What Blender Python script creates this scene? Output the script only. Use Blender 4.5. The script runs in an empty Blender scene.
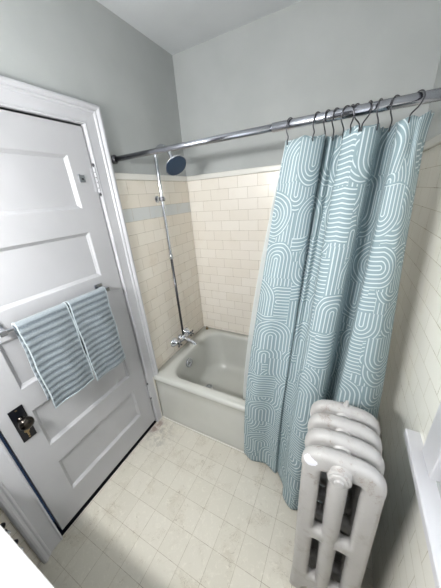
import bpy, bmesh, math, random
from mathutils import Vector, Matrix
from math import pi, sin, cos, radians
random.seed(7)
S = bpy.context.scene
COL = S.collection
W = 1.413; H = 2.441; YR = -2.06

# ------------------------------------------------------------------ node helper
class V:
    def __init__(s, nt, sock): s.nt = nt; s.s = sock
    def op(s, o, *a, **k):
        n = s.nt.nodes.new('ShaderNodeMath'); n.operation = o
        for i, x in enumerate((s,) + a):
            if isinstance(x, V): s.nt.links.new(x.s, n.inputs[i])
            else: n.inputs[i].default_value = x
        return V(s.nt, n.outputs[0])
    def __add__(s, o): return s.op('ADD', o)
    def __sub__(s, o): return s.op('SUBTRACT', o)
    def __mul__(s, o): return s.op('MULTIPLY', o)
    def __truediv__(s, o): return s.op('DIVIDE', o)
    def floor(s): return s.op('FLOOR')
    def frac(s): return s.op('FRACT')
    def abs(s): return s.op('ABSOLUTE')
    def lt(s, o): return s.op('LESS_THAN', o)
    def gt(s, o): return s.op('GREATER_THAN', o)
    def mx(s, o): return s.op('MAXIMUM', o)
    def mn(s, o): return s.op('MINIMUM', o)
    def sqrt(s): return s.op('SQRT')
    def lerp(s, o, f): return s + (o - s) * f
    def ss(s, a, b):
        n = s.nt.nodes.new('ShaderNodeMapRange'); n.interpolation_type = 'SMOOTHSTEP'
        s.nt.links.new(s.s, n.inputs[0]); n.inputs[1].default_value = a; n.inputs[2].default_value = b
        return V(s.nt, n.outputs[0])

def new_mat(name):
    m = bpy.data.materials.new(name); m.use_nodes = True
    nt = m.node_tree; b = nt.nodes['Principled BSDF']
    return m, nt, b
def coords(nt, kind='Object'):
    tc = nt.nodes.new('ShaderNodeTexCoord')
    sp = nt.nodes.new('ShaderNodeSeparateXYZ'); nt.links.new(tc.outputs[kind], sp.inputs[0])
    return tc.outputs[kind], V(nt, sp.outputs[0]), V(nt, sp.outputs[1]), V(nt, sp.outputs[2])
def geo_pos(nt):
    g = nt.nodes.new('ShaderNodeNewGeometry'); sp = nt.nodes.new('ShaderNodeSeparateXYZ')
    nt.links.new(g.outputs['Position'], sp.inputs[0])
    return g.outputs['Position'], V(nt, sp.outputs[0]), V(nt, sp.outputs[1]), V(nt, sp.outputs[2])
def comb(nt, x, y, z=0.0):
    c = nt.nodes.new('ShaderNodeCombineXYZ')
    for i, v in enumerate((x, y, z)):
        if isinstance(v, V): nt.links.new(v.s, c.inputs[i])
        else: c.inputs[i].default_value = v
    return c.outputs[0]
def noise(nt, vec, scale, detail=3, rough=.55, dist=0):
    n = nt.nodes.new('ShaderNodeTexNoise'); n.inputs['Scale'].default_value = scale
    n.inputs['Detail'].default_value = detail; n.inputs['Roughness'].default_value = rough
    n.inputs['Distortion'].default_value = dist
    if vec is not None: nt.links.new(vec, n.inputs['Vector'])
    return V(nt, n.outputs[0])
def white(nt, vec, comp=0):
    n = nt.nodes.new('ShaderNodeTexWhiteNoise'); n.noise_dimensions = '3D'; nt.links.new(vec, n.inputs['Vector'])
    sp = nt.nodes.new('ShaderNodeSeparateColor'); nt.links.new(n.outputs['Color'], sp.inputs[0])
    return V(nt, sp.outputs[0]), V(nt, sp.outputs[1]), V(nt, sp.outputs[2])
def lin(c): return tuple((x/255/12.92 if x/255 <= .04045 else ((x/255+.055)/1.055)**2.4) for x in c) + (1,)
def mixc(nt, a, b, f):
    n = nt.nodes.new('ShaderNodeMix'); n.data_type = 'RGBA'
    for sock, v in ((n.inputs[6], a), (n.inputs[7], b)):
        if isinstance(v, tuple): sock.default_value = v
        else: nt.links.new(v, sock)
    if isinstance(f, V): nt.links.new(f.s, n.inputs[0])
    else: n.inputs[0].default_value = f
    return n.outputs[2]
def bump(nt, b, h, strength, dist=.002):
    n = nt.nodes.new('ShaderNodeBump'); n.inputs['Strength'].default_value = strength; n.inputs['Distance'].default_value = dist
    nt.links.new(h.s, n.inputs['Height']); nt.links.new(n.outputs[0], b.inputs['Normal'])

def paint(name, col, rough=.55, bs=60, bstr=.15, col2=None, spec=.4):
    m, nt, b = new_mat(name)
    vec, *_ = coords(nt)
    n = noise(nt, vec, bs, 4)
    big = noise(nt, vec, 2.5, 3)
    c2 = col2 or tuple(max(0, x-7) for x in col)
    nt.links.new(mixc(nt, lin(col), lin(c2), big.ss(.35, .7)), b.inputs['Base Color'])
    b.inputs['Roughness'].default_value = rough; b.inputs['Specular IOR Level'].default_value = spec
    bump(nt, b, n, bstr)
    return m

def metal(name, col, rough=.12):
    m, nt, b = new_mat(name)
    vec, *_ = coords(nt)
    n = noise(nt, vec, 40, 3)
    b.inputs['Base Color'].default_value = lin(col); b.inputs['Metallic'].default_value = 1
    nt.links.new((n*.15+rough-.05).s, b.inputs['Roughness'])
    return m

def tile_mat(name, axis, phase, c1, c2, grout, special=None, stain=.35):
    m, nt, b = new_mat(name)
    vec, x, y, z = geo_pos(nt)
    u = (x, y)[axis]
    zz = z - 1.693 + .0745*24
    uu = u - phase + .147*20
    br = nt.nodes.new('ShaderNodeTexBrick')
    br.offset = .5; br.offset_frequency = 2; br.squash = 1
    nt.links.new(comb(nt, uu, zz), br.inputs['Vector'])
    br.inputs['Color1'].default_value = lin(c1); br.inputs['Color2'].default_value = lin(c2)
    br.inputs['Mortar'].default_value = lin(grout); br.inputs['Scale'].default_value = 1
    br.inputs['Mortar Size'].default_value = .0011; br.inputs['Mortar Smooth'].default_value = .25
    br.inputs['Bias'].default_value = 0
    br.inputs['Brick Width'].default_value = .147; br.inputs['Row Height'].default_value = .0745
    fac = V(nt, br.outputs['Fac'])
    n = noise(nt, vec, 7, 5, .65)
    col = br.outputs['Color']
    if special:
        row = (z.gt(1.4695) * z.lt(1.544)) * (fac*-1 + 1)
        col = mixc(nt, col, lin(special), row*.85)
    # uneven grime in the joints, mostly where the noise is high
    gr = noise(nt, vec, 14, 4, .7)
    col = mixc(nt, col, lin((120, 104, 78)), fac * gr.ss(.5, .72) * .8)
    col = mixc(nt, col, lin((196, 180, 150)), n.ss(.52, .8) * stain)
    nt.links.new(col, b.inputs['Base Color'])
    b.inputs['Roughness'].default_value = .22; b.inputs['Specular IOR Level'].default_value = .45
    wav = noise(nt, vec, 9, 2)
    bump(nt, b, (fac*-1 + 1) + wav*.5, .35, .0015)
    return m

# ------------------------------------------------------------------ mesh helpers
def link(name, bm, mat, parent=None, smooth=False, loc=(0,0,0), bevel=0, seg=2):
    me = bpy.data.meshes.new(name)
    bmesh.ops.recalc_face_normals(bm, faces=bm.faces)
    bm.to_mesh(me); bm.free()
    o = bpy.data.objects.new(name, me); COL.objects.link(o); o.location = loc
    me.materials.append(mat)
    if smooth:
        for p in me.polygons: p.use_smooth = True
    if bevel:
        md = o.modifiers.new('bevel', 'BEVEL'); md.width = bevel; md.segments = seg; md.limit_method = 'ANGLE'
    if parent: o.parent = parent
    return o
def box(bm, a, b, M=None):
    a = Vector(a); b = Vector(b)
    vs = [bm.verts.new(Vector((x, y, z))) for x in (a.x, b.x) for y in (a.y, b.y) for z in (a.z, b.z)]
    if M is not None:
        for v in vs: v.co = M @ v.co
    for f in ((0,1,3,2),(4,6,7,5),(0,4,5,1),(2,3,7,6),(0,2,6,4),(1,5,7,3)):
        bm.faces.new([vs[i] for i in f])
def loft(bm, loops, cap0=False, cap1=False, closed=True):
    rings = [[bm.verts.new(Vector(p)) for p in L] for L in loops]
    n = len(rings[0])
    for a, b in zip(rings, rings[1:]):
        for i in range(n if closed else n-1):
            j = (i+1) % n
            bm.faces.new((a[i], a[j], b[j], b[i]))
    if cap0: bm.faces.new(rings[0])
    if cap1: bm.faces.new(rings[-1][::-1])
    return rings
def frame_of(d):
    d = d.normalized(); up = Vector((0,0,1)) if abs(d.z) < .9 else Vector((1,0,0))
    a = d.cross(up).normalized(); return a, d.cross(a).normalized()
def tube(bm, pts, r, n=12, caps=True):
    pts = [Vector(p) for p in pts]
    rs = r if isinstance(r, (list, tuple)) else [r]*len(pts)
    a = None; loops = []
    for i, p in enumerate(pts):
        d = (pts[min(i+1, len(pts)-1)] - pts[max(i-1, 0)]).normalized()
        if a is None: a, b = frame_of(d)
        else:
            a = (a - d*a.dot(d)).normalized(); b = d.cross(a)
        loops.append([p + (a*cos(2*pi*k/n) + b*sin(2*pi*k/n))*rs[i] for k in range(n)])
    loft(bm, loops, caps, caps)
def lathe(bm, prof, o, d, n=24):
    """prof = [(distance along axis, radius)]"""
    o = Vector(o); d = Vector(d).normalized(); a, b = frame_of(d)
    loops = [[o + d*t + (a*cos(2*pi*k/n) + b*sin(2*pi*k/n))*max(r, 1e-4) for k in range(n)] for t, r in prof]
    loft(bm, loops, True, True)
def catmull(P, n):
    out = []
    m = len(P)-1
    for k in range(n+1):
        s = k/n*m; i = min(int(s), m-1); t = s-i
        p0 = P[max(i-1,0)]; p1 = P[i]; p2 = P[i+1]; p3 = P[min(i+2,m)]
        out.append(tuple(.5*((2*b)+(-a+c)*t+(2*a-5*b+4*c-d)*t*t+(-a+3*b-3*c+d)*t**3) for a,b,c,d in zip(p0,p1,p2,p3)))
    return out
def rrect(x0, x1, y0, y1, r, z, n=8):
    pts = []
    for cx, cy, a0 in ((x1-r, y1-r, 0), (x0+r, y1-r, 90), (x0+r, y0+r, 180), (x1-r, y0+r, 270)):
        for k in range(n+1):
            a = radians(a0 + 90*k/n); pts.append((cx+r*cos(a), cy+r*sin(a), z))
    return pts
def empty(name, loc):
    o = bpy.data.objects.new(name, None); COL.objects.link(o); o.location = loc; o.empty_display_size = .05
    return o
def tag(o, label, cat, group=None, kind=None):
    o['label'] = label; o['category'] = cat
    if group: o['group'] = group
    if kind: o['kind'] = kind
    return o
def struct(o): o['kind'] = 'structure'; return o
def part(name, bm, mat, parent, **k):
    """child whose geometry is given in world coordinates"""
    o = link(name, bm, mat, None, **k)
    o.data.transform(Matrix.Translation(-Vector(parent.matrix_world.translation if parent.parent is None else parent.parent.location)))
    if parent.parent is None: o.data.transform(Matrix.Translation(Vector(parent.matrix_world.translation) - parent.location))
    o.parent = parent
    return o
def B(): return bmesh.new()

# ------------------------------------------------------------------ materials
M_grey = paint('grey_wall_paint', (174, 177, 176), .6, 45, .25)
M_rear_dim = paint('rear_dimming_paint', (84, 86, 90), .6, 45, .2)  # invented dark colour for the unseen rear wall, cuts bounced fill light
M_ceil = paint('ceiling_paint', (208, 211, 213), .7, 50, .2)
M_door = paint('door_paint', (182, 182, 185), .38, 35, .12, (176, 176, 179))
M_trim = paint('trim_paint', (196, 196, 200), .35, 35, .1)
M_tl = tile_mat('left_tile', 1, -.61, (230, 222, 209), (236, 230, 219), (194, 186, 170), (208, 212, 212))
M_tb = tile_mat('back_tile', 0, .126, (232, 225, 214), (238, 232, 223), (186, 176, 160), stain=.15)
M_tr = tile_mat('right_tile', 1, -.84, (234, 233, 225), (240, 239, 231), (204, 200, 184), stain=.2)
M_cap = paint('tile_cap_glaze', (228, 226, 220), .2, 30, .05)
M_tub = paint('tub_enamel', (198, 199, 194), .16, 12, .03, (191, 192, 186), .5)
M_chrome = metal('chrome', (205, 208, 214), .1)
M_rodm = metal('rod_chrome', (170, 172, 180), .16)
M_dark = metal('dark_nickel', (92, 92, 96), .28)
M_knob = metal('blackened_knob', (66, 62, 58), .2)
M_brass = metal('worn_brass', (150, 132, 100), .3)
M_wood = paint('dark_stained_wood', (52, 44, 40), .45, 30, .1)
M_blackm = paint('black_plate', (16, 18, 26), .3, 60, .1)
M_white = paint('white_glaze', (240, 240, 240), .25, 20, .02)
M_liner = paint('liner_vinyl', (226, 230, 228), .4, 20, .05)
M_seal = paint('white_seal', (225, 224, 218), .5, 60, .3)
M_nozzle = paint('nozzle_rubber', (48, 68, 90), .4, 60, .1)

def floor_mat():
    m, nt, b = new_mat('floor_tile')
    vec, x, y, z = geo_pos(nt)
    br = nt.nodes.new('ShaderNodeTexBrick'); br.offset = 0
    nt.links.new(comb(nt, x - .0105 + 1.215, y + .873 + .1215*20), br.inputs['Vector'])
    br.inputs['Color1'].default_value = lin((202, 198, 186)); br.inputs['Color2'].default_value = lin((208, 204, 193))
    br.inputs['Mortar'].default_value = lin((166, 157, 141)); br.inputs['Scale'].default_value = 1
    br.inputs['Mortar Size'].default_value = .0009; br.inputs['Mortar Smooth'].default_value = .3
    br.inputs['Brick Width'].default_value = .1215; br.inputs['Row Height'].default_value = .1215
    fac = V(nt, br.outputs['Fac'])
    n1 = noise(nt, vec, 9, 6, .65, .6); n2 = noise(nt, vec, 45, 5, .6, 1.5)
    c = mixc(nt, br.outputs['Color'], lin((184, 176, 160)), n1.ss(.5, .75)*.6)
    c = mixc(nt, c, lin((228, 224, 213)), n2.ss(.52, .7)*.35)
    dk = noise(nt, vec, 22, 4, .7)
    c = mixc(nt, c, lin((120, 110, 94)), fac * dk.ss(.45, .65) * .7)
    # scuffs
    sc = noise(nt, vec, 16, 2, .5, 3)
    c = mixc(nt, c, lin((150, 142, 128)), ((sc-.5).abs().lt(.008)) * n1.ss(.5, .6) * .6)
    # old rusty stain in the corner by the hinge side of the door
    dx = x - .035; dy = y + .83
    d = (dx*dx*3 + dy*dy).sqrt()
    st = (d + (n1-.5)*.12).ss(.075, .02)
    c = mixc(nt, c, lin((128, 84, 76)), st * dk.ss(.35, .6) * .8)
    d2 = ((x-.08)*(x-.08) + (y+.86)*(y+.86)).sqrt()
    c = mixc(nt, c, lin((150, 148, 142)), (d2 + (n1-.5)*.3).ss(.17, .04) * dk.ss(.4, .6) * .55)
    nt.links.new(c, b.inputs['Base Color'])
    b.inputs['Roughness'].default_value = .5; b.inputs['Specular IOR Level'].default_value = .3
    bump(nt, b, (fac*-1+1) + n2*.2, .25, .001)
    return m
M_floor = floor_mat()

def radiator_mat():
    m, nt, b = new_mat('radiator_paint')
    vec, x, y, z = geo_pos(nt)
    n1 = noise(nt, vec, 16, 5, .65); n2 = noise(nt, vec, 70, 5, .7); n3 = noise(nt, vec, 7, 3)
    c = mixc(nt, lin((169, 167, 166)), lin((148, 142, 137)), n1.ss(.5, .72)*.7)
    c = mixc(nt, c, lin((120, 104, 90)), ((n2-.5).abs().lt(.02)) * n1.ss(.54, .62) * z.gt(.72) * .6)
    # chip of fresh white paint on the shoulder
    dx = x-1.118; dz = z-.850; dy = y+1.2
    d = (dx*dx + dz*dz*1.6 + dy*dy).sqrt() + (n1-.5)*.04
    c = mixc(nt, c, lin((222, 222, 230)), d.lt(.021))
    nt.links.new(c, b.inputs['Base Color']); b.inputs['Roughness'].default_value = .42
    bump(nt, b, n2*.4 + n1*1.2, .5, .002)
    return m
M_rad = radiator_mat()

def towel_mat():
    m, nt, b = new_mat('ribbed_terry')
    vec, x, y, z = coords(nt)
    n = noise(nt, vec, 260, 3, .7); n2 = noise(nt, vec, 25, 3)
    rib = ((z + (n2-.5)*.006)/.030).frac()
    k = (rib-.5).abs().ss(.1, .42)
    c = mixc(nt, lin((140, 149, 155)), lin((98, 108, 116)), k)
    c = mixc(nt, c, lin((182, 192, 198)), n.ss(.52, .75)*.55)
    nt.links.new(c, b.inputs['Base Color']); b.inputs['Roughness'].default_value = .95
    b.inputs['Sheen Weight'].default_value = .3
    bump(nt, b, n, .8, .004)
    return m
M_towel = towel_mat()
M_hem = paint('towel_hem', (188, 198, 203), .9, 200, .4)

def curtain_mat():
    m, nt, b = new_mat('arch_print_cloth')
    vec, u, v, _ = coords(nt, 'UV')      # metres along the cloth
    SP = .0150
    def lines(d): return ((d/SP).frac()-.5).abs().ss(.325, .405)
    cx = (u/.075).floor(); cy = (v/.11).floor()
    h0, h1, h2 = white(nt, comb(nt, cx, cy, 9.3))
    sel = h0.gt(.55)
    res = lines(u).lerp(lines(v), sel)
    def layer(res, a, ox, oy, R, leg, seed, dens, shift):
        yy = (v+oy)/a; rowid = yy.floor()
        xx = (u+ox)/a + rowid*shift; cid = xx.floor()
        r0, r1, r2 = white(nt, comb(nt, cid, rowid, seed))
        px = (xx.frac()-.5)*a; py = (yy.frac()-.5)*a
        sw = r1.gt(.68)
        qx = px.lerp(py, sw); qy = py.lerp(px, sw)
        qy = qy * ((r0.gt(.5))*2 - 1)
        qy = qy + (leg-R)*.5
        t = qy.mx(0.0)
        d = (qx*qx + t*t).sqrt()
        mask = d.lt(R) * qy.gt(-leg) * r2.lt(dens)
        return res.lerp(lines(d + SP*.5), mask)
    res = layer(res, .150, .02, .03, SP*5, SP*3.2, 1.5, .95, .37)
    res = layer(res, .185, .09, .11, SP*6, SP*5, 3.1, .6, .5)
    res = layer(res, .170, .05, .155, SP*5, SP*5.5, 5.7, .55, .23)
    n = noise(nt, vec, 300, 2)
    base = mixc(nt, lin((130, 150, 156)), lin((138, 157, 162)), n)
    col = mixc(nt, base, lin((200, 211, 215)), res)
    nt.links.new(col, b.inputs['Base Color']); b.inputs['Roughness'].default_value = .6
    b.inputs['Specular IOR Level'].default_value = .35
    tr = nt.nodes.new('ShaderNodeBsdfTranslucent'); nt.links.new(col, tr.inputs[0])
    mx = nt.nodes.new('ShaderNodeMixShader'); mx.inputs[0].default_value = .12
    out = nt.nodes['Material Output']
    nt.links.new(b.outputs[0], mx.inputs[1]); nt.links.new(tr.outputs[0], mx.inputs[2]); nt.links.new(mx.outputs[0], out.inputs[0])
    bump(nt, b, noise(nt, vec, 18, 3), .25, .006)
    return m
M_curt = curtain_mat()

# ------------------------------------------------------------------ room shell
OY0, OY1, OZ1 = -1.536, -.799, 1.923       # door opening
bm = B(); box(bm, (-.1, YR-.1, -.1), (W+.1, .1, 0)); struct(link('floor', bm, M_floor))
bm = B(); box(bm, (-.1, YR-.1, H), (W+.1, .1, H+.1)); struct(link('ceiling', bm, M_ceil))
bm = B(); box(bm, (-.1, .006, 0), (W+.1, .1, H)); wb = struct(link('wall_back', bm, M_grey))
bm = B(); box(bm, (0, 0, 0), (W, .006, 1.70)); part('tile_panel', bm, M_tb, wb)
bm = B(); box(bm, (-.1, OY1, 0), (-.006, .006, H)); box(bm, (-.1, YR, 0), (-.006, OY0, H)); box(bm, (-.1, OY0, OZ1), (-.006, OY1, H))
wl = struct(link('wall_left', bm, M_grey))
bm = B(); box(bm, (-.006, OY1+.03, 0), (0, 0, 1.70)); box(bm, (-.006, YR, 0), (0, OY0-.03, 1.70)); part('tile_panel', bm, M_tl, wl)
WY0, WY1, WZ0, WZ1 = -1.75, -1.11, .855, 1.75
bm = B()
for a, b in (((WY1), .006), (YR, WY0)): box(bm, (W+.006, a, 0), (W+.1, b, H))
box(bm, (W+.006, WY0, 0), (W+.1, WY1, WZ0)); box(bm, (W+.006, WY0, WZ1), (W+.1, WY1, H))
wr = struct(link('wall_right', bm, M_grey))
bm = B(); box(bm, (W, WY1, 0), (W+.006, 0, 1.70)); box(bm, (W, YR, 0), (W+.006, WY0, 1.70)); box(bm, (W, WY0, 0), (W+.006, WY1, WZ0-.03))
part('tile_panel', bm, M_tr, wr)
bm = B(); box(bm, (-.1, YR-.1, 0), (W+.1, YR, H)); struct(link('wall_rear', bm, M_rear_dim))
# bullnose caps
bm = B(); box(bm, (0, -.013, 1.694), (W, .006, 1.729)); struct(link('trim_1', bm, M_cap, bevel=.007, seg=3))
bm = B(); box(bm, (-.006, -.70, 1.694), (.013, -.013, 1.729)); struct(link('trim_2', bm, M_cap, bevel=.007, seg=3))
bm = B(); box(bm, (W-.013, -1.03, 1.694), (W+.006, -.013, 1.729)); struct(link('trim_3', bm, M_cap, bevel=.007, seg=3))

# casing around the door (mitred profile)
prof = [(0, -.09), (0, .012), (.006, .016), (.012, .013), (.020, .013), (.060, .015), (.064, .021), (.068, .023), (.074, .021), (.078, .026), (.084, .031), (.092, .031), (.099, .026), (.101, .018), (.101, -.0)]
def casing(bm):
    hd = .87
    loops = []
    for i in range(4):
        L = []
        for d, h in prof:
            if i == 0: p = (h, OY0-d, 0)
            if i == 1: p = (h, OY0-d, OZ1+d*hd)
            if i == 2: p = (h, OY1+d, OZ1+d*hd)
            if i == 3: p = (h, OY1+d, .40)
            L.append(p)
        loops.append(L)
    loft(bm, loops, True, True)
    L0 = [(h, OY1+min(d, .052), .40) for d, h in prof]; L1 = [(x, y, 0) for x, y, z in L0]
    # lower leg scribed around the tub
    low = [(0, -.09), (0, .012), (.006, .016), (.012, .013), (.052, .013), (.052, 0)]
    loft(bm, [[(h, OY1+d, .40) for d, h in low], [(h, OY1+d, 0) for d, h in low]], True, True)
bm = B(); casing(bm); struct(link('trim_4', bm, M_trim))
# seal along the tub foot
bm = B(); box(bm, (.018, -.7495, 0), (W-.01, -.7415, .007)); box(bm, (.0005, -.752, 0), (.016, -.7435, .40)); struct(link('trim_5', bm, M_seal, bevel=.003))
# ------------------------------------------------------------------ door
DY0, DY1, DZ0, DZ1 = -1.522, -.806, .030, 1.914
bm = B(); box(bm, (-.098, OY0+.001, 0), (.002, OY1-.001, .004)); struct(link('under_door_shade', bm, M_blackm))  # black floor strip, paints in the shade of the gap under the door
PY0, PY1 = -1.412, -.912
PZ = [(.193, .421), (.538, .766), (.885, 1.113), (1.228, 1.456), (1.565, 1.793)]
bm = B()
box(bm, (-.036, DY0, DZ0), (0, PY0, DZ1)); box(bm, (-.036, PY1, DZ0), (0, DY1, DZ1))
zs = [DZ0] + [v for p in PZ for v in p] + [DZ1]
for i in range(0, len(zs), 2): box(bm, (-.036, PY0, zs[i]), (0, PY1, zs[i+1]))
bmesh.ops.remove_doubles(bm, verts=bm.verts, dist=1e-5)
door = struct(link('door_1', bm, M_door))
for z0, z1 in PZ:
    bm = B()
    def rect(i, x): return [(x, PY0+i, z0+i), (x, PY1-i, z0+i), (x, PY1-i, z1-i), (x, PY0+i, z1-i)]
    loft(bm, [rect(0, -.0005), rect(.003, -.002), rect(.007, -.0075), rect(.013, -.0115), rect(.015, -.014)], False, True)
    part('door_panel', bm, M_door, door)
for zc in (1.69, .318):
    bm = B()
    n = 5; h = .118/n
    for k in range(n):
        z = zc-.059+h*k
        tube(bm, [(.0095, -.8025, z+.0022), (.0095, -.8025, z+h-.0022)], .0072, 10)
    hg = part('hinge', bm, M_trim, door, smooth=False)
    bm = B()
    tube(bm, [(.0095, -.8025, zc-.07), (.0095, -.8025, zc+.07)], .0035, 8)
    for s in (-1, 1): lathe(bm, [(0, .003), (.003, .0055), (.007, .006), (.011, .004), (.016, .0005)], (.0095, -.8025, zc+s*.06), (0, 0, s), 10)
    p = part('hinge_pin', bm, M_dark, hg)
    bm = B(); box(bm, (.0, -.820, zc-.052), (.0010, -.8075, zc+.052)); part('hinge_leaf', bm, M_trim, hg)
# lock plate + knob
bm = B(); box(bm, (0, -1.483, .652), (.004, -1.431, .826)); pl = part('lock_plate', bm, M_blackm, door, bevel=.0015); pl['label'] = 'dark oblong lock plate'
bm = B(); lathe(bm, [(0, .014), (.004, .014), (.006, .009), (.022, .008), (.028, .017), (.036, .0255), (.046, .0275), (.054, .025), (.060, .016), (.062, .001)], (.004, -1.456, .765), (1, 0, 0), 24)
k = part('door_knob', bm, M_knob, door, smooth=True); k['label'] = 'dark round door knob'
bm = B(); lathe(bm, [(0, .011), (.0025, .010), (.003, .004)], (.004, -1.456, .700), (1, 0, 0), 16); box(bm, (.004, -1.4595, .672), (.006, -1.4525, .70))
part('keyhole_escutcheon', bm, M_brass, door)
for z in (.815, .664):
    bm = B(); lathe(bm, [(0, .004), (.0015, .0035), (.002, .0005)], (.004, -1.457, z), (1, 0, 0), 10); part('screw', bm, M_brass, door)
bm = B(); box(bm, (0, -.889, 1.680), (.003, -.859, 1.712)); box(bm, (0, -.892, 1.706), (.006, -.880, 1.715))
cp = part('catch_plate', bm, M_chrome, door, bevel=.001); cp['label'] = 'small square metal catch'
bm = B(); lathe(bm, [(0, .0045), (.002, .004), (.003, .0005)], (.003, -.872, 1.695), (1, 0, 0), 10); part('catch_screw', bm, M_dark, door)

# ------------------------------------------------------------------ towel bar and towels
BX, BZ = .066, 1.172
tb = empty('towel_bar', (0, -1.175, BZ)); tag(tb, 'chrome towel bar with square posts mounted across the white door', 'towel bar')
bm = B(); box(bm, (BX-.006, -1.395, BZ-.006), (BX+.006, -.955, BZ+.006)); part('bar', bm, M_chrome, tb, bevel=.002)
for y in (-1.400, -.950):
    bm = B(); box(bm, (0.0003, y-.022, BZ-.022), (.008, y+.022, BZ+.022)); part('mounting_plate', bm, M_chrome, tb, bevel=.002)
    bm = B(); box(bm, (.008, y-.011, BZ-.011), (BX+.011, y+.011, BZ+.011)); part('post', bm, M_chrome, tb, bevel=.002)
def towel(name, y0, y1, zf, zb, slant, label, seed):
    rnd = random.Random(seed)
    th = .0055; R = .0135
    # centre line: back hem up, over the bar, down to front hem
    path = []
    nb = 40
    for i in range(nb+1): path.append((BX-R - .003*sin(i/nb*pi), zb + (BZ-zb)*i/nb))
    for i in range(1, 12): a = pi - pi*i/12; path.append((BX+R*cos(a), BZ+R*sin(a)))
    nf = 110
    for i in range(nf+1): path.append((BX+R + .010*sin(i/nf*pi*.5), BZ + (zf-BZ)*i/nf))
    ny = 26
    N = len(path)
    def off(i, side):
        p = path[i]; q = path[min(i+1, N-1)]; r = path[max(i-1, 0)]
        dx, dz = q[0]-r[0], q[1]-r[1]; l = math.hypot(dx, dz) or 1
        nx, nz = -dz/l, dx/l     # points outward (away from the bar)
        rib = .0035*abs(sin(pi*(p[1])/.030))**.6
        d = th*.5 + rib if side > 0 else -th*.5
        return p[0]+nx*d, p[1]+nz*d, rib
    bm = B(); grid = {}
    for side in (1, -1):
        for i in range(N):
            x, z, rib = off(i, side)
            for j in range(ny+1):
                y = y0 + (y1-y0)*j/ny
                e = min(j, ny-j)
                drop = max(0, (BZ-path[i][1]))
                yy = y + slant*drop*.1 + .002*sin(z*30+seed)
                w = .004*sin(y*45+seed)*min(1, drop/.15) if i > nb else 0
                ez = -.004 if e == 0 and side > 0 else 0
                zz = z
                if i > nb+11: zz = z + (y-y0)/(y1-y0)*.0*drop
                grid[side, i, j] = bm.verts.new((x + w + (ez if i > nb+8 else -ez if i < nb else 0), yy, zz))
    for i in range(N-1):
        for j in range(ny):
            bm.faces.new((grid[1,i,j], grid[1,i,j+1], grid[1,i+1,j+1], grid[1,i+1,j]))
            bm.faces.new((grid[-1,i,j], grid[-1,i+1,j], grid[-1,i+1,j+1], grid[-1,i,j+1]))
        for j in (0, ny):
            bm.faces.new((grid[1,i,j], grid[1,i+1,j], grid[-1,i+1,j], grid[-1,i,j]))
    for i in (0, N-1):
        for j in range(ny):
            bm.faces.new((grid[1,i,j], grid[1,i,j+1], grid[-1,i,j+1], grid[-1,i,j]))
    t = link(name, bm, M_towel, smooth=True)
    tag(t, label, 'towel', 'hand towels on the door bar')
    # pale hems along the sides and the front bottom edge
    bm = B()
    for yy in (y0+.002, y1-.002):
        pts = []
        for i in range(0, N, 3):
            x, z, rib = off(i, 1); drop = max(0, BZ-path[i][1])
            w = .004*sin(yy*45+seed)*min(1, drop/.15) if i > nb else 0
            pts.append((x-(.002 if i > nb else -.002)+w, yy+slant*drop*.1+.002*sin(z*30+seed), z))
        tube(bm, pts, .0023, 6)
    for i in (N-1, 0):
        x, z, rib = off(i, 1); drop = BZ-path[i][1]
        tube(bm, [(x-.002*(1 if i else -1)+(.004*sin((y0+(y1-y0)*j/12)*45+seed)*min(1, drop/.15) if i else 0), y0+(y1-y0)*j/12+slant*drop*.1+.002*sin(z*30+seed), z) for j in range(13)], .0028, 6)
    h = link('towel_hem', bm, M_hem, t, smooth=True)
    return t
towel('hand_towel', -1.360, -1.164, .772, .80, 0.0, 'grey-blue ribbed hand towel on the door bar, nearer the lock plate', 1)
towel('hand_towel', -1.160, -.968, .752, .80, -.0, 'grey-blue ribbed hand towel on the door bar, nearer the hinges and shower', 4)

# ------------------------------------------------------------------ bathtub
TW = .740
tub = None
bm = B()
x0, x1, y1 = .0015, W-.0015, -.0015
loops = []
def out(dy, z, r=.012): return rrect(x0, x1, -TW+dy, y1, r, z, 10)
loops += [out(.004, .001), out(.010, .30), out(.010, .352), out(.004, .362), out(-.001, .372), out(-.003, .384), out(0, .395), out(.006, .402, .016), out(.016, .406, .02)]
def inn(a, b, c, d, r, z): return rrect(a, b, c, d, r, z, 10)
loops += [inn(.080, 1.345, -.690, -.048, .13, .4065), inn(.090, 1.335, -.682, -.056, .13, .403), inn(.098, 1.328, -.674, -.063, .13, .394), inn(.103, 1.322, -.668, -.068, .13, .378),
          inn(.112, 1.295, -.660, -.076, .135, .32), inn(.125, 1.25, -.648, -.088, .14, .22), inn(.138, 1.20, -.635, -.102, .15, .13), inn(.155, 1.16, -.615, -.122, .15, .088),
          inn(.180, 1.12, -.585, -.150, .14, .066), inn(.215, 1.08, -.545, -.19, .12, .057), inn(.30, .98, -.46, -.29, .07, .054)]
loft(bm, loops, False, True)
tub = link('bathtub', bm, M_tub, smooth=True)
tag(tub, 'white enamelled built-in bathtub with rolled rim between the tiled walls', 'bathtub')
bm = B(); lathe(bm, [(-.006, .038), (.004, .038), (.007, .035), (.009, .022), (.0095, .001)], (.1165, -.445, .333), (1, 0, .10), 24)
ov = part('overflow_plate', bm, M_chrome, tub, smooth=True)
bm = B(); tube(bm, [(.125, -.445, .339), (.133, -.450, .335), (.139, -.462, .321)], .004, 8); part('trip_lever', bm, M_dark, ov)
bm = B(); lathe(bm, [(0, .030), (.003, .030), (.005, .024), (.005, .018), (.001, .017), (.001, .001)], (.235, -.375, .0575), (0, 0, 1), 24); part('drain', bm, M_chrome, tub)

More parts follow.
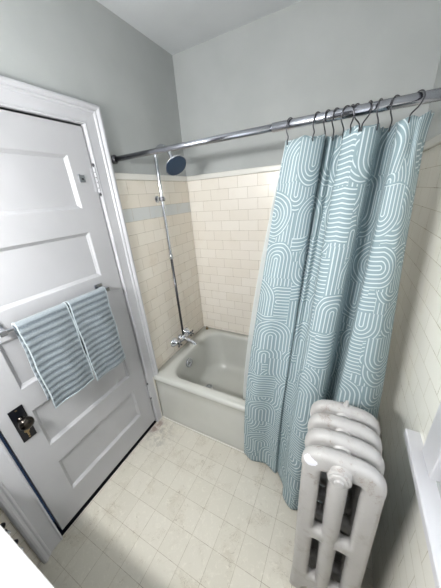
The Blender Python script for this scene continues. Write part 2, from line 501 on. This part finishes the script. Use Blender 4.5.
bm = B(); lathe(bm, [(0, .013), (.006, .0135), (.010, .011), (.012, .005), (.020, .004), (.023, .007), (.027, .006), (.029, .001)], (.058, -.036, .4072), (0, 0, 1), 16)
tag(link('drain_stopper', bm, M_brass, smooth=True), 'small brownish plug sitting on the back corner of the tub rim', 'drain plug')

# ------------------------------------------------------------------ shower fixture
sh = empty('shower_fixture', (0, -.375, .51)); tag(sh, 'exposed chrome shower riser with round head and two-handle tub faucet on the tiled wall', 'shower')
FX, FY, FZ = .042, -.375, .510
bm = B(); tube(bm, [(FX, FY, FZ+.01), (FX, FY, 1.20)], .0092, 12); pr = part('riser_pipe', bm, M_dark, sh, smooth=True); pr['label'] = 'dark lower riser pipe'
bm = B(); tube(bm, catmull([(FX, FY, 1.19), (FX, FY, 1.4), (FX, FY, 1.65), (FX, FY, 1.80), (FX+.004, FY, 1.835), (FX+.022, FY, 1.862), (FX+.05, FY, 1.873), (FX+.082, FY, 1.862), (FX+.105, FY, 1.838), (FX+.118, FY-.001, 1.812)], 60), .0108, 12)
part('riser_pipe', bm, M_chrome, sh, smooth=True)
bm = B(); lathe(bm, [(-.022, .010), (-.018, .0145), (0, .0145), (.012, .014), (.016, .010)], (FX, FY, 1.20), (0, 0, 1), 14); part('coupling', bm, M_chrome, sh, smooth=True)
bm = B(); lathe(bm, [(0, .022), (.004, .021), (.007, .010), (.028, .008), (.030, .008)], (0.0003, FY, 1.582), (1, 0, 0), 20)
lathe(bm, [(-.014, .0135), (.014, .0135)], (FX, FY, 1.582), (0, 0, 1), 16); lathe(bm, [(0, .009), (.014, .009), (.018, .006)], (FX+.008, FY, 1.582), (1, -.3, 0), 14)
wbk = part('wall_bracket', bm, M_chrome, sh)
bm = B(); lathe(bm, [(-.013, .0165), (-.010, .0185), (.010, .0185), (.013, .0165)], (FX, FY, 1.582), (0, 0, 1), 18); part('bracket_clamp', bm, M_dark, wbk)
# head
hc = Vector((.190, -.380, 1.760)); hn = Vector((.70, -.30, -.80)).normalized()
bm = B(); j = Vector((FX+.118, FY-.001, 1.812))
tube(bm, [j+Vector((-.002, 0, .006)), j-Vector((0, 0, .004)), hc - hn*.024], [.011, .012, .011], 12)
lathe(bm, [(-.034, .010), (-.028, .014), (-.022, .018), (-.014, .045), (-.006, .064), (.002, .070), (.006, .069)], hc, hn, 32)
hd = part('shower_head', bm, M_chrome, sh, smooth=True)
bm = B(); lathe(bm, [(.0055, .066), (.0085, .063), (.009, .001)], hc, hn, 32)
a, b = frame_of(hn)
for rr, n in ((.012, 6), (.026, 12), (.040, 18), (.054, 24)):
    for i in range(n):
        p = hc + hn*.009 + (a*cos(2*pi*i/n)+b*sin(2*pi*i/n))*rr
        lathe(bm, [(0, .0026), (.003, .0018)], p, hn, 6)
f = part('nozzle_face', bm, M_nozzle, hd); f['label'] = 'dark rubber nozzle face'
# faucet
bm = B(); tube(bm, [(FX-.004, -.455, FZ), (FX-.004, -.42, FZ), (FX-.004, -.375, FZ), (FX-.004, -.33, FZ), (FX-.004, -.295, FZ)], [.012, .014, .020, .014, .012], 16)
lathe(bm, [(0.0003, .024), (.006, .023), (.010, .014), (.03, .014)], (0, FY, FZ), (1, 0, 0), 20)
lathe(bm, [(0, .016), (.018, .015), (.024, .010)], (FX, FY, FZ+.008), (0, 0, 1), 16)
part('faucet_body', bm, M_chrome, sh, smooth=True)
bm = B(); tube(bm, catmull([(FX, FY, FZ-.002), (FX+.03, FY, FZ-.003), (FX+.07, FY, FZ-.012), (FX+.10, FY, FZ-.022), (FX+.112, FY, FZ-.034)], 20), [.017]*8+[.0155]*8+[.0145]*5, 14)
part('spout', bm, M_chrome, sh, smooth=True)
for s, yh in ((-1, -.457), (1, -.285)):
    bm = B(); lathe(bm, [(0.0005, .039), (.004, .039), (.014, .031), (.030, .020), (.044, .014), (.052, .014), (.060, .012), (.063, .001)], (0, yh, FZ), (1, 0, 0), 24)
    hh = part('handle', bm, M_chrome, sh, smooth=True)
    bm = B()
    for k in range(4):
        a = pi/4 + k*pi/2
        tube(bm, [(.056, yh, FZ), (.060, yh+cos(a)*.014, FZ+sin(a)*.014), (.062, yh+cos(a)*.028, FZ+sin(a)*.028)], [.006, .005, .007], 8)
    part('cross_grip', bm, M_dark, hh, smooth=True)

# ------------------------------------------------------------------ shower rod, hooks, curtain, liner
RY, RZ = -.664, 1.791
rod = empty('shower_rod', (0.0, RY, RZ)); tag(rod, 'chrome tension shower curtain rod spanning from wall to wall', 'curtain rod')
bm = B(); tube(bm, [(.012, RY, RZ), (.86, RY, RZ)], .0125, 20); part('rod_tube', bm, M_rodm, rod, smooth=True)
bm = B(); tube(bm, [(.85, RY, RZ), (.852, RY, RZ), (W-.012, RY, RZ)], [.0128, .0155, .0155], 20); part('rod_tube', bm, M_rodm, rod, smooth=True)
for x, d in ((.0005, 1), (W-.0005, -1)):
    bm = B(); lathe(bm, [(0, .021), (.014, .021), (.018, .017), (.022, .014)], (x, RY, RZ), (d, 0, 0), 20); part('end_cap', bm, M_dark, rod)

HT = 1.744
TOP = [(.905,-.676),(.950,-.704),(1.000,-.694),(1.034,-.660),(1.028,-.618),(1.052,-.634),(1.072,-.612),(1.094,-.640),(1.096,-.700),(1.140,-.720),(1.184,-.700),(1.196,-.640),(1.210,-.616),(1.234,-.650),(1.240,-.712),(1.284,-.712),(1.312,-.664)]
BOT = [(.72,-.775),(.780,-.800),(.862,-.786),(.925,-.812),(.938,-.796),(.950,-.806),(.968,-.826),(.985,-.850),(.995,-.895),(1.045,-.932),(1.092,-.905),(1.105,-.820),(1.11,-.775),(1.15,-.800),(1.165,-.872),(1.29,-.880),(1.362,-.80)]
NS, NT = 320, 110
ct = catmull(TOP, NS); cb = catmull(BOT, NS)
cb = [(x, min(y, -.757)) for x, y in cb]
us = [0]
for i in range(NS): us.append(us[-1] + .5*(math.dist(ct[i], ct[i+1]) + math.dist(cb[i], cb[i+1])))
bm = B(); uvl = bm.loops.layers.uv.new('uv'); G = []
def fmix(i):
    return i/NS
for t_ in range(NT+1):
    t = t_/NT; row = []
    wx0 = 1-(1-t)**1.6
    for i in range(NS+1):
        s = i/NS
        wx = wx0*(1-s) + t*s
        wy = min(1, t*1.22) if t < .7 else min(1, .854 + (t-.7)*.49)
        x = ct[i][0]*(1-wx) + cb[i][0]*wx
        y = ct[i][1]*(1-wy) + cb[i][1]*wy
        y += .006*sin(s*31 + t*5)*sin(pi*t) 
        x += .004*sin(s*23 + t*7)*sin(pi*t)
        # hem droops between the hooks
        top = HT - .007*abs(sin(s*11*pi)) - (.012 if s > .985 else 0)
        # gathered knot at the far right hook
        if s > .86:
            k = (s-.86)/.14
            g = math.exp(-((t-.035)/.035)**2)
            y += -.012*sin(k*pi*3.2)*g
            x += .010*sin(k*pi*2)*g
            top += .022*max(0, (k-.55))*math.exp(-t*30)*2
            x += .018*max(0, k-.7)*math.exp(-t*40)*2
        bot = .052 - .035*s + .008*sin(s*9)
        row.append(bm.verts.new((x, y, top + (bot-top)*t)))
    G.append(row)
for a in range(NT):
    for i in range(NS):
        f = bm.faces.new((G[a][i], G[a][i+1], G[a+1][i+1], G[a+1][i]))
        for l, (ii, tt) in zip(f.loops, ((i, a), (i+1, a), (i+1, a+1), (i, a+1))):
            l[uvl].uv = (us[ii], 1.72*(1-tt/NT))
cu = link('shower_curtain', bm, M_curt, smooth=True)
md = cu.modifiers.new('solid', 'SOLIDIFY'); md.thickness = .0012
tag(cu, 'pale blue-green shower curtain printed with white line arches hanging from the rod', 'shower curtain')
# liner inside the tub
LT = [(.885,-.600),(.93,-.576),(.97,-.588),(1.02,-.566),(1.08,-.584),(1.15,-.563),(1.22,-.583),(1.28,-.563),(1.31,-.578)]
LB = [(.655,-.612),(.72,-.590),(.80,-.602),(.88,-.580),(.95,-.600),(1.02,-.578),(1.08,-.600),(1.14,-.57),(1.18,-.57)]
lt = catmull(LT, 120); lb = catmull(LB, 120); bm = B(); G = []
for t_ in range(41):
    t = t_/40; w = 1-(1-t)**1.5
    G.append([bm.verts.new((lt[i][0]*(1-w)+lb[i][0]*w, lt[i][1]*(1-t)+lb[i][1]*t, 1.738+(.27-1.738)*t)) for i in range(121)])
for a in range(40):
    for i in range(120): bm.faces.new((G[a][i], G[a][i+1], G[a+1][i+1], G[a+1][i]))
ln = link('curtain_liner', bm, M_liner, smooth=True)
md = ln.modifiers.new('solid', 'SOLIDIFY'); md.thickness = .0008
tag(ln, 'plain white shower liner hanging behind the patterned curtain into the tub', 'curtain liner')

# hooks: one wire ring with a hanging tail, (x on the rod, x at the hem)
HK = [(.918,.912),(1.008,1.000),(1.040,1.030),(1.066,1.058),(1.096,1.088),(1.108,1.112),(1.124,1.136),(1.156,1.142),(1.186,1.184),(1.226,1.222),(1.278,1.258)]
HL = ['leftmost curtain hook on the rod, at the free edge of the curtain', 'second curtain hook from the left, right of the first wide fold', 'third curtain hook from the left', 'fourth curtain hook from the left, above the narrow folds',
      'fifth curtain hook from the left, in the tight cluster', 'middle curtain hook, sixth from either end of the rod', 'seventh curtain hook from the left, crossing its neighbour', 'eighth curtain hook from the left, tilted leftwards',
      'ninth curtain hook from the left, above the broad middle fold', 'second curtain hook from the right, beside the gathered corner', 'rightmost curtain hook, leaning right above the gathered corner']
for (xr, xh), lab in zip(HK, HL):
    # height of cloth at hem
    i = min(range(NS+1), key=lambda k: abs(ct[k][0]-xh)); yh = ct[i][1]
    bm = B(); pts = []
    for k in range(0, 15):
        a = radians(-60 + k*20)
        pts.append((xr, RY + .021*cos(a)*(1), RZ + .004 + .021*sin(a)))
    ro = radians(random.uniform(18, 36))*random.choice((1, -1)); pts = [(xr+.0215*cos(radians(a))*sin(ro), RY+.0215*cos(radians(a))*cos(ro), RZ+.0185*sin(radians(a))) for a in range(-35, 200, 20)]
    pts += [(xr*.65+xh*.35-.021*sin(ro), RY-.020, RZ-.020), (xr*.25+xh*.75, (RY-.016+yh)/2, RZ-.040), (xh, yh-.006, HT-.008), (xh, yh-.003, HT-.018), (xh, yh+.006, HT-.019), (xh, yh+.009, HT-.008)]
    tube(bm, catmull(pts, 50), .0021, 8)
    h = link('curtain_hook', bm, M_dark, smooth=True)
    h.data.transform(Matrix.Translation((-xr, -RY, -RZ))); h.location = (xr, RY, RZ)
    tag(h, 'dark metal ' + lab, 'hook', 'curtain hooks on the shower rod')

# ------------------------------------------------------------------ radiator
rad = empty('radiator', (1.21, -1.09, 0)); tag(rad, 'old cast-iron column radiator painted off-white beside the tiled wall', 'radiator')
def section_mesh():
    cu = bpy.data.curves.new('s', 'CURVE'); cu.dimensions = '2D'; cu.fill_mode = 'BOTH'
    cu.extrude = .003; cu.bevel_depth = .018; cu.bevel_resolution = 4; cu.offset = -.0175
    def spl(pts):
        s = cu.splines.new('POLY'); s.points.add(len(pts)-1); s.use_cyclic_u = True
        for p, q in zip(s.points, pts): p.co = (q[0], q[1], 0, 1)
    def sh(z): return 1 + (.93-z)*.12     # slightly broader towards the feet
    def rr(x0, x1, z0, z1, r, n=6):
        P = []
        for cx, cz, a0 in ((x1-r, z1-r, 0), (x0+r, z1-r, 90), (x0+r, z0+r, 180), (x1-r, z0+r, 270)):
            for k in range(n+1):
                a = radians(a0+90*k/n); P.append((cx+r*cos(a), cz+r*sin(a)))
        return P
    # outline: crowned top, two feet
    o = []
    for k in range(25):
        a = pi - pi*k/24
        o.append((.107*(abs(cos(a))**.7)*(1 if cos(a) > 0 else -1), .815 + .076*sin(a)**.8))
    for z in (.79, .6, .4, .25, .14): o.append((.106, z))
    o += [(.106, .08), (.108, .03), (.109, .0), (.066, .0), (.060, .04), (.045, .065), (0, .07), (-.045, .065), (-.060, .04), (-.066, 0), (-.109, 0), (-.108, .03), (-.106, .08)]
    for z in (.14, .25, .4, .6, .8): o.append((-.104, z))
    g = .0
    # holes grow by the rounding, so they are drawn a little large
    e = .0
    holes = []
    for s in (-1, 1):
        for z0, z1 in ((.165, .448), (.500, .815)):
            xa, xb = (-.052, -.024) if s < 0 else (.019, .053)
            holes.append(rr(xa, xb, z0, z1, .0125))
    spl([(x*sh(z) + (.93-z)*.012, z) for x, z in o])
    for h in holes: spl([(x*sh(z) + (.93-z)*.012, z) for x, z in h])
    ob = bpy.data.objects.new('s', cu); COL.objects.link(ob)
    dg = bpy.context.evaluated_depsgraph_get(); dg.update()
    me = bpy.data.meshes.new_from_object(ob.evaluated_get(dg))
    bpy.data.objects.remove(ob); bpy.data.curves.remove(cu)
    bm = bmesh.new(); bm.from_mesh(me); bpy.data.meshes.remove(me)
    bmesh.ops.remove_doubles(bm, verts=bm.verts, dist=1e-5)
    bmesh.ops.transform(bm, matrix=Matrix(((1,0,0,0),(0,0,1,0),(0,1,0,0),(0,0,0,1))), verts=bm.verts)
    # round the middle column
    def cx(z): return (.93-z)*.012 - .003
    tube(bm, [(cx(z), 0, z) for z in (.08, .12, .3, .48, .5, .7, .82, .865)], [.016, .025, .0265, .0265, .0265, .027, .027, .016], 18)
    # knurled web bulges and hubs
    for z, r in ((.850, .027), (.11, .026)): tube(bm, [(cx(z), -.0305, z), (cx(z), .0305, z)], r, 18)
    bm.verts.ensure_lookup_table()
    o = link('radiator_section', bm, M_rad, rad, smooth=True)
    return o
sec = section_mesh()
minz = min(v.co.z for v in sec.data.vertices)
ys = [-1.172, -1.111, -1.050, -.989]
for i, y in enumerate(ys):
    s = sec if i == 0 else sec.copy()
    if i: COL.objects.link(s)
    s.parent = rad; s.location = (-.0075, y+1.09, -minz)
    if i == 0: s['label'] = 'front radiator section with round plug'
bm = B(); cy = ys[0]
xc = 1.198
lathe(bm, [(0, .026), (.004, .031), (.010, .031), (.013, .028)], (xc, -1.196, .838), (0, -1, 0), 28)
lathe(bm, [(.012, .026), (.017, .023), (.018, .013), (.024, .012), (.025, .001)], (xc, -1.196, .838), (0, -1, 0), 8)
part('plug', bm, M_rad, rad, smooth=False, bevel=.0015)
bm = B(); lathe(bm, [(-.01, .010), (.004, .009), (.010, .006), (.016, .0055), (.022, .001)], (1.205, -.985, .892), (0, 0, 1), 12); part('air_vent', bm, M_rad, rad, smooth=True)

# ------------------------------------------------------------------ window on the right wall
win = struct(empty('window_1', (W, -1.43, .85)))
bm = B(); box(bm, (1.376, WY0-.10, .826), (W+.03, -.967, .852)); sill = part('window_sill', bm, M_trim, win, bevel=.004)
bm = B()
for a, b, c, d in ((-1.116, -1.032, .852, 1.84), (WY0-.08, WY0+.006, .852, 1.84), (WY0+.006, -1.116, 1.744, 1.84)): box(bm, (W-.008, a, c), (W+.02, b, d))
part('window_casing', bm, M_trim, win, bevel=.003)
bm = B()
for a, b, c, d in ((-1.15, -1.11, .852, 1.75), (WY0, WY0+.04, .852, 1.75), (WY0+.04, -1.15, 1.70, 1.75), (WY0+.04, -1.15, .852, .90), (WY0+.04, -1.15, 1.28, 1.32)): box(bm, (W+.02, a, c), (W+.06, b, d))
part('window_frame', bm, M_trim, win, bevel=.003)
m, nt, b = new_mat('frosted_daylight_glass'); vec, *_ = coords(nt)
b.inputs['Base Color'].default_value = (.7, .75, .8, 1); b.inputs['Roughness'].default_value = .6
b.inputs['Emission Color'].default_value = (.93, .96, 1, 1); b.inputs['Emission Strength'].default_value = .4
nz = noise(nt, vec, 120, 2); bump(nt, b, nz, .3)
bm = B(); box(bm, (W+.036, WY0+.04, .90), (W+.041, -1.15, 1.28)); box(bm, (W+.036, WY0+.04, 1.32), (W+.041, -1.15, 1.70)); part('pane', bm, m, win)

# ------------------------------------------------------------------ white washstand top by the camera (lower left corner)
vs = empty('washbasin', (.02, -1.86, 0)); tag(vs, 'white washbasin top with straight edge in the near left corner', 'washbasin')
bm = B()
sx0, sx1, sy0, sy1, sz = .012, .72, -2.052, -1.669, .765
lp = [rrect(sx0+.02, sx1-.02, sy0+.02, sy1-.02, .02, sz-.12, 6), rrect(sx0+.004, sx1-.004, sy0+.004, sy1-.004, .012, sz-.05, 6), rrect(sx0, sx1, sy0, sy1, .010, sz-.012, 6), rrect(sx0+.001, sx1-.001, sy0+.001, sy1-.001, .010, sz-.004, 6), rrect(sx0+.004, sx1-.004, sy0+.004, sy1-.004, .010, sz, 6),
      rrect(.15, .58, -2.0, -1.735, .10, sz, 6), rrect(.155, .575, -1.995, -1.74, .10, sz-.008, 6), rrect(.19, .54, -1.96, -1.77, .09, sz-.09, 6), rrect(.28, .45, -1.91, -1.82, .04, sz-.105, 6)]
loft(bm, lp, True, True); part('basin_top', bm, M_white, vs, smooth=False)
bm = B(); box(bm, (.06, -2.045, .0), (.66, -1.735, .655)); part('unseen_cabinet', bm, M_wood, vs, bevel=.003)  # unseen dark cabinet, put here to darken the low door casing nearby
for x0_, x1_ in ((.07, .355), (.365, .65)):
    bm = B(); box(bm, (x0_, -1.735, .10), (x1_, -1.718, .64)); dr = part('unseen_cabinet_door', bm, M_wood, vs, bevel=.003)
    bm = B(); lathe(bm, [(0, .006), (.012, .006), (.016, .012), (.022, .011), (.024, .001)], ((.33 if x0_ < .2 else .39), -1.718, .50), (0, 1, 0), 14); part('knob', bm, M_chrome, dr, smooth=True)
for x in ():
    bm = B(); tube(bm, [(x, -1.98, .001), (x, -1.98, .65)], .014, 12); part('leg', bm, M_chrome, vs, smooth=True)
for z, lab in ((.372, 'chrome shutoff valve on the wall beside the door casing, upper one'), (.238, 'chrome shutoff valve on the wall beside the door casing, lower one')):
    v = empty('shutoff_valve', (0, -1.668, z)); tag(v, lab, 'valve', 'shutoff valves under the washbasin')
    bm = B(); lathe(bm, [(0.0004, .018), (.004, .017), (.006, .007), (.030, .007), (.032, .010), (.048, .010), (.050, .006)], (0, -1.668, z), (1, 0, 0), 16); part('valve_body', bm, M_dark, v, smooth=True)
    bm = B(); lathe(bm, [(0, .010), (.003, .014), (.010, .014), (.013, .010)], (.049, -1.668, z), (1, 0, .2), 12); part('valve_knob', bm, M_chrome, v, smooth=True)

# ------------------------------------------------------------------ the lamp on the rear wall (the room's own light)
lamp = empty('wall_lamp', (.34, YR, 1.72)); tag(lamp, 'three globe bathroom wall lamp on the rear wall', 'wall lamp')
bm = B(); box(bm, (.16, YR, 1.69), (.64, YR+.02, 1.75)); part('backplate', bm, M_chrome, lamp, bevel=.004)
m, nt, b = new_mat('lit_opal_glass'); vec, *_ = coords(nt)
b.inputs['Base Color'].default_value = (.9, .9, .9, 1); b.inputs['Emission Color'].default_value = (1, 1, .98, 1); b.inputs['Emission Strength'].default_value = 120
LS = b
for x in (.22, .40, .58):
    bm = B(); tube(bm, [(x, YR+.02, 1.72), (x, YR+.045, 1.72)], .012, 10); part('arm', bm, M_chrome, lamp)
    bm = B(); bmesh.ops.create_uvsphere(bm, u_segments=20, v_segments=12, radius=.045)
    bmesh.ops.translate(bm, vec=(x, YR+.085, 1.72), verts=bm.verts); part('globe', bm, m, lamp, smooth=True)

# ------------------------------------------------------------------ world, camera
w = bpy.data.worlds.new('world'); S.world = w; w.use_nodes = True
w.node_tree.nodes['Background'].inputs[0].default_value = (.02, .035, .07, 1)
w.node_tree.nodes['Background'].inputs[1].default_value = .3
cam = bpy.data.cameras.new('camera'); co = bpy.data.objects.new('camera', cam); COL.objects.link(co)
cam.sensor_fit = 'HORIZONTAL'; cam.sensor_width = 36; cam.lens = 235.838/441*36; cam.clip_start = .01
R = [[0.888691, 0.452627, -0.073195], [0.115254, -0.375037, -0.919817], [-0.443785, 0.808997, -0.385459]]
mt = Matrix(((R[0][0], -R[1][0], -R[2][0]), (R[0][1], -R[1][1], -R[2][1]), (R[0][2], -R[1][2], -R[2][2]))).to_4x4()
mt.translation = Vector((1.1374, -1.6823, 1.5771))
co.matrix_world = mt
S.camera = co
S.view_settings.view_transform = 'Standard'; S.view_settings.look = 'None'; S.view_settings.gamma = 1; S.view_settings.use_curve_mapping = False
S.view_settings.exposure = 1.45
S.cycles.max_bounces = 8; S.cycles.diffuse_bounces = 4
